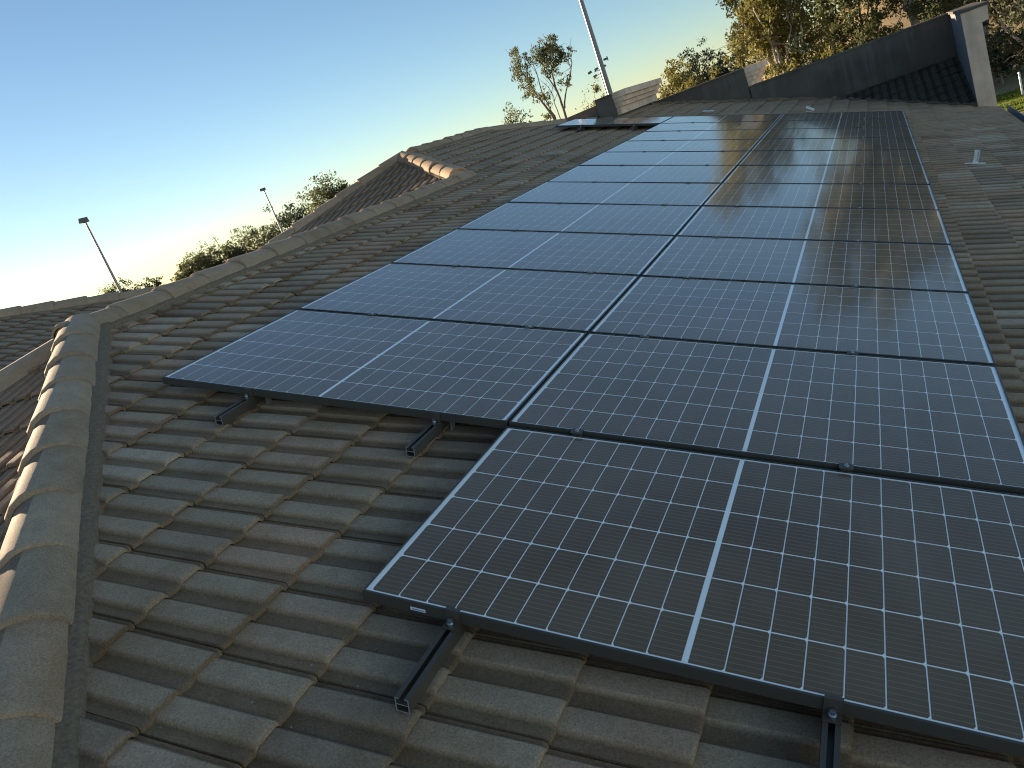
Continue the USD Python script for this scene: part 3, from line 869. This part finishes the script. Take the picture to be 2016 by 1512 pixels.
BLADE = leaf_look('grass_blade', (0.14, 0.20, 0.03), (0.40, 0.46, 0.08), 0.4)
g_ = np.random.default_rng(77)
n_ = 30000
ba, bd = np.radians(g_.uniform(3.5, 11, n_)), g_.uniform(36.4, 42.3, n_)
bp = np.stack([CAM[0] + bd * np.sin(ba), CAM[1] + bd * np.cos(ba)], 1)
bz = gz(bp[:, 0], bp[:, 1]) + 0.03
th = g_.uniform(0, 2 * np.pi, n_); bh = g_.uniform(0.05, 0.13, n_) * (0.7 + 0.6 * (np.sin(bp[:, 1] * 2.3 + bp[:, 0]) > 0.2)); bw = 0.022
tipo = g_.normal(0, 0.03, (n_, 2))
bv = np.stack([np.c_[bp[:, 0] - np.cos(th) * bw, bp[:, 1] - np.sin(th) * bw, bz], np.c_[bp[:, 0] + np.cos(th) * bw, bp[:, 1] + np.sin(th) * bw, bz], np.c_[bp + tipo, bz + bh]], 1).reshape(-1, 3)
tag(put('lawn_grass', bv, np.arange(n_ * 3).reshape(-1, 3), BLADE), 'bright green sunlit grass of the lawn beyond the cream pier', 'grass', kind='stuff')

# ------------------------------------------------------------------ trees
def leaves(centres, radii, count, size, seed, droop=0.5, flat=0.8):
    """Leaf-sized blades gathered in sprays around the clump centres."""
    g = np.random.default_rng(seed)
    centres, radii = np.asarray(centres, float), np.asarray(radii, float)
    off = g.normal(0, 0.55, (len(centres), 4, 3)) * radii[:, None, None]
    centres = (centres[:, None] + off).reshape(-1, 3); radii = np.repeat(radii * 0.62, 4) * g.uniform(0.6, 1.2, len(centres))
    w = radii ** 2; w /= w.sum()
    ci = g.choice(len(centres), count, p=w)
    d = g.normal(0, 1, (count, 3)); d /= np.linalg.norm(d, axis=1, keepdims=True)
    rad = g.uniform(0, 1, count) ** 0.45
    p = centres[ci] + d * (rad * radii[ci])[:, None] * np.array([1, 1, flat])
    t = g.normal(0, 1, (count, 3)); t[:, 2] -= droop * 1.5; t /= np.linalg.norm(t, axis=1, keepdims=True)
    s = np.cross(t, g.normal(0, 1, (count, 3))); s /= np.linalg.norm(s, axis=1, keepdims=True)
    L = size * g.uniform(0.6, 1.3, count)[:, None]; Wd = L * 0.22
    v = np.stack([p - t * L * 0.5, p + s * Wd, p + t * L * 0.5, p - s * Wd], 1).reshape(-1, 3)
    i = np.arange(count) * 4
    f = np.stack([np.stack([i, i + 1, i + 2], 1), np.stack([i, i + 2, i + 3], 1)], 1).reshape(-1, 3)
    return v, f


def wander(p0, p1, n, amp, g):
    t = np.linspace(0, 1, n)[:, None]
    p = p0 + (np.asarray(p1) - p0) * t
    off = np.cumsum(g.normal(0, amp, (n, 3)), 0); off -= off[0] + (off[-1] - off[0]) * t
    return p + off


def tree(label, cat_, az, dist, el_top, crown_w, seed, leaf=LEAF_OLIVE, bark=BARK, count=5000, size=0.2, trunk=0.35, limbs=7, clump=0.55, subs=4, name='gum_tree', group=None, lean=0.0, base=None, flat=0.8, crown_h=None, tr=None):
    """Trunk, limbs and sprays of leaves. crown_w in metres, el_top the elevation of its top seen from the roof."""
    g = np.random.default_rng(seed)
    top = at(az, el_top, dist)
    b = np.array([top[0] + lean, top[1], 0.0]); b[2] = float(gz(b[0], b[1])) - 0.1 if base is None else base
    H = top[2] - b[2]
    r0 = tr or max(0.05, H * 0.016)
    ch = crown_h or H * (1 - trunk)
    c0 = top[2] - ch
    rootp = thing(name, label, cat_, group, loc=b)
    tp = wander(b, np.array([top[0], top[1], c0 + ch * 0.72]), 9, H * 0.008, g)
    wood = [tube(tp, np.linspace(r0, r0 * 0.25, 9), 7)]
    cs, rs = [], []
    for k in range(limbs):
        t0 = g.uniform(max(0.12, (c0 - b[2]) / H * 0.75), 0.95)
        st = tp[min(8, int(t0 * 8))]
        a = k * 2.4 + g.uniform(-0.5, 0.5)
        hh = g.uniform(0.12, 1.0)
        prof = math.sin(math.pi * min(1, 0.18 + hh * 0.78)) ** 0.6
        rad = crown_w / 2 * prof * g.uniform(0.6, 0.92)
        en = np.array([top[0] + math.cos(a) * rad, top[1] + math.sin(a) * rad, max(c0 + ch * hh * 0.92, st[2] + 0.1)])
        lp = wander(st, en, 6, H * 0.010, g)
        wood.append(tube(lp, np.linspace(r0 * 0.42, r0 * 0.10, 6), 5))
        for s in range(subs):
            q = lp[g.integers(2, 6)]
            e2 = q + g.normal(0, crown_w * 0.12, 3) + [0, 0, crown_w * 0.05]
            e2[2] = min(e2[2], top[2] - clump * 0.6)
            wood.append(tube(wander(q, e2, 4, H * 0.006, g), np.linspace(r0 * 0.14, r0 * 0.04, 4), 4))
            cs.append(e2); rs.append(clump * g.uniform(0.6, 1.25))
    cs.append(np.array([top[0], top[1], top[2] - clump * 0.7])); rs.append(clump)
    puttm('trunk', wood[0], bark, rootp, smooth=True)
    puttm('branches', cat(wood[1:]), bark, rootp, smooth=True, kind='stuff')
    v, f = leaves(cs, rs, count, size, seed + 1, flat=flat)
    put('crown', v, f, leaf, rootp, kind='stuff')
    return rootp


# slender open gum standing over the far ridge, with several leaning stems
def open_gum(label, az, dist, seed):
    g = np.random.default_rng(seed)
    c = at(az, 0, dist); r = thing('slender_gum', label, 'tree', loc=(c[0], c[1], float(gz(c[0], c[1]))))
    P = lambda a, e, dd=0.0: at(a, e, dist + dd)
    stems = [  # (azimuth, elevation) way points from the foot up, base radius, top radius
        ([(-20.15, -4), (-20.35, 1.2), (-20.75, 2.4), (-21.15, 3.7), (-21.45, 5.0), (-21.6, 5.7)], 0.080, 0.020),
        ([(-20.15, -4), (-20.30, 1.2), (-20.45, 2.2), (-20.6, 3.2), (-20.5, 4.4), (-20.55, 5.1)], 0.055, 0.015),
        ([(-19.55, -4), (-19.55, 1.3), (-19.60, 2.6), (-19.55, 3.8), (-19.35, 4.8), (-19.2, 6.0)], 0.085, 0.018),
        ([(-19.60, 2.9), (-19.85, 3.7), (-19.95, 4.6), (-19.9, 5.4)], 0.045, 0.014),
        ([(-19.50, 1.6), (-19.05, 2.5), (-18.45, 3.4), (-18.05, 4.2), (-17.95, 4.7)], 0.045, 0.012),
        ([(-20.0, -4), (-19.97, 1.3), (-20.0, 2.2), (-19.95, 2.9), (-20.25, 3.6)], 0.032, 0.01),
        ([(-18.45, 3.4), (-18.25, 3.9), (-18.3, 4.6)], 0.03, 0.01),
        ([(-20.85, 2.7), (-21.3, 3.3), (-21.75, 4.0)], 0.034, 0.012),
        ([(-21.05, 3.3), (-21.2, 4.1), (-21.0, 5.2)], 0.034, 0.012),
        ([(-19.55, 4.0), (-19.2, 4.7), (-18.95, 5.4)], 0.04, 0.012)]
    wood = []
    for k, (pts, ra, rb) in enumerate(stems):
        dd = g.normal(0, 0.5)
        p = np.array([P(a, e, dd * i / len(pts)) for i, (a, e) in enumerate(pts)])
        t = np.linspace(0, len(p) - 1, len(p) * 3)
        p = np.stack([np.interp(t, np.arange(len(p)), p[:, j]) for j in range(3)], 1) + g.normal(0, 0.015, (len(t), 3))
        m = tube(p, np.linspace(ra, rb, len(t)), 6)
        wood.append(m)
        for _ in range(7):
            q = p[g.integers(len(p) // 3, len(p))]
            e2 = q + g.normal(0, 0.32, 3) + [0, 0, 0.45]
            wood.append(tube(wander(q, e2, 4, 0.03, g), np.linspace(0.016, 0.005, 4), 4))
    for k in (0, 2):
        puttm('trunk', wood[k * 8], BARK, r, smooth=True)
    puttm('branches', cat([w_ for i, w_ in enumerate(wood) if i not in (0, 16)]), BARK, r, smooth=True, kind='stuff')
    cl = [(-19.25, 5.95, .42), (-19.55, 5.65, .5), (-19.0, 5.55, .5), (-19.3, 5.3, .6), (-18.75, 5.25, .42), (-19.75, 5.25, .48), (-18.8, 4.75, .36), (-19.35, 4.8, .5), (-19.0, 4.9, .4), (-19.85, 4.85, .35), (-18.7, 4.95, .3),
          (-21.5, 5.75, .32), (-21.1, 5.65, .35), (-21.6, 5.3, .45), (-21.15, 5.15, .45), (-21.6, 4.85, .42), (-21.25, 4.7, .42), (-21.55, 4.35, .36), (-20.85, 5.0, .34), (-21.75, 4.0, .26), (-21.3, 3.95, .34), (-21.1, 3.55, .34), (-20.85, 3.1, .3), (-20.75, 2.75, .28), (-21.6, 3.4, .25), (-21.15, 2.9, .25), (-20.55, 2.45, .2),
          (-19.75, 4.05, .28), (-20.0, 4.25, .22), (-19.05, 3.6, .3), (-18.85, 3.15, .3), (-19.15, 4.15, .22), (-18.7, 2.95, .18), (-19.3, 2.75, .14),
          (-18.1, 4.75, .22), (-17.95, 4.95, .2), (-18.25, 4.6, .18), (-17.7, 4.75, .12), (-20.2, 2.7, .14), (-20.35, 2.0, .12), (-20.35, 3.4, .1)]
    cs = [P(a, e, g.normal(0, 0.7)) for a, e, _ in cl]; rs = [q * 1.0 for *_, q in cl]
    v, f = leaves(cs, rs, 5200, 0.125, seed + 1, droop=0.8, flat=0.95)
    put('crown', v, f, LEAF_OLIVE, r, kind='stuff')


open_gum('slender open gum with leaning bare stems standing alone behind the far ridge', -19.8, 42, 71)
tree('small round leafy gum left of the slender open gum, behind the far ridge', 'tree', -23.15, 60, 3.2, 2.4, 72, LEAF_OLIVE, count=2600, size=0.18, limbs=10, clump=0.55, trunk=0.5)
tree('low dark bush between the small round gum and the slender gum', 'bush', -22.2, 62, 2.35, 1.5, 73, LEAF_DARK, count=900, size=0.2, limbs=4, clump=0.4, trunk=0.5, name='skyline_bush')
tree('tiny bush at the foot of the slender open gum', 'bush', -20.75, 60, 1.75, 1.0, 74, LEAF_OLIVE, count=350, size=0.2, limbs=3, clump=0.3, trunk=0.6, name='skyline_bush')
tree('thin nearly bare sapling between the slender gum and the tall pole', 'tree', -17.9, 55, 2.45, 1.6, 75, LEAF_OLIVE, count=160, size=0.16, limbs=7, clump=0.5, trunk=0.45, name='bare_sapling', tr=0.05)
tree('small leafy tree just left of the tall pole', 'tree', -17.1, 60, 2.35, 1.7, 76, LEAF_GOLD, count=1500, size=0.2, limbs=5, clump=0.45, trunk=0.5)

# skyline trees along the left, behind the ridge
SKY = [(-54.6, 0.95, 95, 3.0, LEAF_OLIVE, 'faint low tree crown at the far left above the neighbouring ridge'),
       (-53.7, 0.92, 95, 2.2, LEAF_OLIVE, 'small flat crown second from the left end of the skyline'),
       (-52.35, 1.00, 90, 3.0, LEAF_OLIVE, 'spreading dark tree just left of the left floodlight pole'),
       (-51.5, 0.95, 90, 2.6, LEAF_DARK, 'rounded dark tree at the foot of the left floodlight pole'),
       (-49.6, 0.85, 95, 2.2, LEAF_DARK, 'small twin-topped tree right of the left floodlight pole'),
       (-47.6, 0.95, 95, 2.4, LEAF_OLIVE, 'low tree starting the longer clump above the lower ridge'),
       (-46.6, 1.25, 95, 3.8, LEAF_OLIVE, 'broad tree midway along the lower ridge skyline'),
       (-45.2, 0.98, 95, 2.2, LEAF_DARK, 'small rounded tree between two broad crowns on the skyline'),
       (-44.3, 1.10, 90, 2.0, LEAF_OLIVE, 'narrow tree left of the layered crown on the skyline'),
       (-43.1, 1.65, 90, 4.0, LEAF_OLIVE, 'layered open crown above the lower ridge, left of the thin pole'),
       (-41.6, 1.45, 85, 2.2, LEAF_OLIVE, 'small brownish tree just left of the thin pole'),
       (-40.0, 1.95, 75, 3.6, LEAF_DARK, 'dense round tree at the foot of the thin pole'),
       (-37.0, 2.75, 70, 3.4, LEAF_OLIVE, 'tall bushy tree right of the thin pole, against the upper hip'),
       (-35.6, 2.05, 70, 2.0, LEAF_OLIVE, 'low foliage just right of the tall bushy tree, behind the upper hip'),
       (-34.6, 2.05, 70, 1.8, LEAF_OLIVE, 'small tuft of foliage midway up the upper hip'),
       (-33.5, 2.15, 70, 1.6, LEAF_DARK, 'topmost tuft of foliage near the peak of the upper hip')]
for i, (az, el, d, w_, lf, lab) in enumerate(SKY):
    tree(lab, 'tree', az, d, el - 0.02, w_ * 1.35, 100 + i * 3, lf, count=int(3000 + 1500 * w_), size=0.24, limbs=13, clump=w_ * 0.30, trunk=0.30, name='skyline_tree', subs=4)

# clump of round trees behind the middle parapet
tree('yellowish tall tree at the left of the clump behind the middle parapet', 'tree', -11.9, 52, 1.75, 3.3, 201, LEAF_GOLD, count=8000, size=0.19, limbs=13, clump=0.62, trunk=0.25, name='round_tree')
tree('dark round tree second in the clump behind the middle parapet', 'tree', -10.5, 58, 1.75, 3.0, 202, LEAF_DARK, count=7000, size=0.19, limbs=13, clump=0.62, trunk=0.25, name='round_tree')
tree('dark round tree third in the clump behind the middle parapet', 'tree', -9.2, 58, 1.60, 3.0, 203, LEAF_DARK, count=7000, size=0.19, limbs=13, clump=0.62, trunk=0.25, name='round_tree')
tree('lowest dark tree at the right of the clump behind the middle parapet', 'tree', -8.2, 60, 1.05, 2.4, 204, LEAF_DARK, count=1800, size=0.2, limbs=6, clump=0.45, trunk=0.25, name='round_tree')
tree('small golden shrub at the left foot of the clump', 'bush', -13.0, 50, 0.65, 1.5, 205, LEAF_GOLD, count=1100, size=0.18, limbs=5, clump=0.35, trunk=0.2, name='golden_shrub')
tree('golden hedge-like shrub in front of the clump, above the middle parapet', 'bush', -10.9, 47, 0.55, 2.4, 206, LEAF_GOLD, count=2400, size=0.18, limbs=8, clump=0.4, trunk=0.2, name='golden_shrub')
tree('golden shrub nearest the middle parapet step, in front of the clump', 'bush', -9.4, 47, 0.35, 2.2, 207, LEAF_GOLD, count=2000, size=0.18, limbs=8, clump=0.4, trunk=0.2, name='golden_shrub')

# big gums on the rise behind the right parapet
tree('tall golden gum leftmost of the big gums, rising above the small stepped parapet end', 'tree', -5.2, 36, 10.2, 3.5, 301, LEAF_GOLD, PALEBARK, count=24000, size=0.165, limbs=24, clump=0.60, subs=6, trunk=0.30, lean=0.25)
tree('dark shaded shrub tree under the tall golden gum', 'tree', -4.6, 34, 0.4, 2.2, 302, LEAF_DARK, count=4500, size=0.18, limbs=9, clump=0.5, trunk=0.2, name='dark_tree')
tree('golden bush right behind the small stepped parapet end', 'bush', -6.6, 31, -0.35, 1.6, 303, LEAF_GOLD, count=2200, size=0.17, limbs=8, clump=0.4, trunk=0.2, name='golden_shrub')
tree('rounded olive gum in the middle, behind the parapet', 'tree', -0.9, 47, 5.0, 4.9, 304, LEAF_OLIVE, BARK, count=22000, size=0.165, limbs=18, clump=0.62, subs=5, trunk=0.20)
tree('gum with pale curved limbs right of the rounded olive gum', 'tree', 2.4, 47, 12.5, 3.8, 305, LEAF_SHADE, PALEBARK, count=22000, size=0.165, limbs=22, clump=0.55, subs=5, trunk=0.22)
tree('straight pale-trunked gum rising past the right parapet', 'tree', 4.0, 48, 14.5, 4.4, 306, LEAF_SHADE, PALEBARK, count=24000, size=0.165, limbs=24, clump=0.6, subs=5, trunk=0.25, tr=0.16)
tree('dense dark tree behind the top of the cream pier', 'tree', 5.6, 46, 14.0, 5.0, 307, LEAF_SHADE, BARK, count=26000, size=0.165, limbs=26, clump=0.65, subs=5, trunk=0.2)
tree('big olive gum right of the cream pier with leaves hanging over the slope', 'tree', 7.0, 33, 12.0, 4.6, 308, LEAF_SHADE, PALEBARK, count=26000, size=0.165, limbs=26, clump=0.6, subs=5, trunk=0.16, lean=1.1)
tree('dark low tree with a bare thin trunk beside the lawn', 'tree', 6.0, 45, -3.7, 2.7, 309, LEAF_DARK, BARK, count=4500, size=0.17, limbs=9, clump=0.5, trunk=0.42, name='dark_tree', tr=0.06)
tree('bright shrub on the dry slope at the right edge', 'bush', 7.3, 46, -3.6, 2.0, 310, LEAF_GOLD, count=1800, size=0.17, limbs=6, clump=0.4, trunk=0.2, name='golden_shrub')
tree('low dark bush deep between the tall golden gum and the rounded gum', 'bush', -2.6, 47, -0.3, 2.4, 311, LEAF_DARK, count=2600, size=0.18, limbs=7, clump=0.45, trunk=0.2, name='dark_tree')
tree('yellow-lit bush low between the rounded gum and the curved-limbed gum', 'bush', 0.6, 34, -0.9, 1.8, 312, LEAF_GOLD, count=2600, size=0.17, limbs=8, clump=0.42, trunk=0.2, name='golden_shrub')
tree('yellow-lit bush behind the wall top left of the rounded gum', 'bush', -2.4, 33, -0.7, 1.2, 313, LEAF_GOLD, count=1500, size=0.17, limbs=6, clump=0.36, trunk=0.2, name='golden_shrub')
tree('dark shrub behind the wall top below the straight pale trunk', 'bush', 2.7, 36, -0.3, 2.4, 314, LEAF_OLIVE, count=3600, size=0.18, limbs=9, clump=0.5, trunk=0.2, name='dark_tree')

# ------------------------------------------------------------------ poles
POLEM = simple('pole_grey', (0.22, 0.22, 0.21), 0.45, metallic=0.4)
POLED = simple('lamp_dark', (0.08, 0.085, 0.08), 0.5)


def pole(label, az, dist, el_top, r0, r1, head=None, seed=1, cat_='light pole', name='floodlight_pole'):
    b = at(az, 0, dist); b[2] = float(gz(b[0], b[1])); t = at(az, el_top, dist)
    r = thing(name, label, cat_, loc=b)
    puttm('mast', tube([b, (b + t) / 2, t], [r0, (r0 + r1) / 2, r1], 14), POLEM, r, smooth=40)
    side = np.array([math.cos(math.radians(az)), -math.sin(math.radians(az)), 0]); fw = np.array([math.sin(math.radians(az)), math.cos(math.radians(az)), 0])
    def obox(c, s, f, u, tilt=0.0):
        m = trimesh.creation.box([s, f, u])
        # chamfer look: taper the top a little
        vv = m.vertices.copy(); top_ = vv[:, 2] > 0; vv[top_, :2] *= 0.86; m.vertices = vv
        R3 = np.stack([side, fw, [0, 0, 1]], 1) @ trimesh.transformations.rotation_matrix(tilt, [0, 1, 0])[:3, :3]
        m.vertices = m.vertices @ R3.T + c
        return m
    if head == 'shoe':
        puttm('lamp_head', obox(t + [0, 0, 0.10] - side * 0.03, 0.44, 0.5, 0.19, 0.10), POLED, r)
        puttm('crossarm', obox(t, 0.18, 0.08, 0.06), POLED, r)
    if head == 'small':
        puttm('lamp_head', obox(t + [0, 0, 0.08] - side * 0.05, 0.44, 0.4, 0.16, 0.0), POLED, r)
        puttm('crossarm', obox(t, 0.14, 0.06, 0.06), POLED, r)
    if head == 'cluster':
        puttm('crossarm', cat([obox(t, 1.2, 0.06, 0.05), obox(t + [0, 0, -0.35], 0.6, 0.06, 0.05)]), POLED, r)
        for s_, z_ in ((-0.95, 0.10), (-0.25, 0.18), (0.55, 0.16), (-0.55, -0.40)):
            puttm('lamp_head', obox(t + side * s_ + [0, 0, z_], 0.44, 0.3, 0.22, -0.25), POLED, r)
    if head == 'bracket':
        c = at(az, 3.55, dist)
        puttm('bracket', cat([obox(c + side * 0.40, 0.34, 0.2, 0.14), obox(c + side * 0.55, 0.08, 0.2, 0.30)]), POLED, r)
    return r


pole('floodlight pole with one flat lamp head at the far left', -51.68, 42, 5.45, 0.105, 0.045, 'shoe')
pole('thin floodlight pole with a small lamp head above the lower ridge', -40.68, 62, 3.60, 0.10, 0.045, 'small')
pole('thick tall grey pole rising out of the picture behind the stepped parapet', -16.27, 62, 8.2, 0.225, 0.155, 'bracket', name='tall_pole', cat_='pole')
pole('distant thin pole with a cluster of floodlights beside the tall pole', -16.50, 85, 3.05, 0.09, 0.05, 'cluster')
# white post on the lawn at the right edge
b = at(6.85, -7.2, 40); b[2] = float(gz(b[0], b[1]))
p_ = thing('marker_post', 'pale slim post standing on the lawn at the right edge', 'post', loc=b)
puttm('post', cyl(b, b + [0, 0, 0.95], 0.045, 0.040, 8), ALU, p_, smooth=40)
puttm('post_cap', cyl(b + [0, 0, 0.95], b + [0, 0, 1.0], 0.055, 0.03, 8), ALU, p_, smooth=40)

# two thin overhead wires behind the clump
def wire(label, a0, e0, a1, e1, dist, r):
    p0, p1 = at(a0, e0, dist), at(a1, e1, dist)
    t = np.linspace(0, 1, 24)[:, None]
    p = p0 + (p1 - p0) * t; p[:, 2] -= 4 * 0.12 * (t * (1 - t))[:, 0]
    tag(puttm('overhead_wire', tube(p, [r] * 24, 5), POLED, smooth=True), label, 'wire')
wire('upper thin overhead wire crossing the sky above the round trees', -12.2, 1.45, -5.6, 1.75, 66, 0.016)
wire('lower thin overhead wire meeting the tall golden gum', -11.2, 0.95, -5.6, 1.35, 66, 0.016)
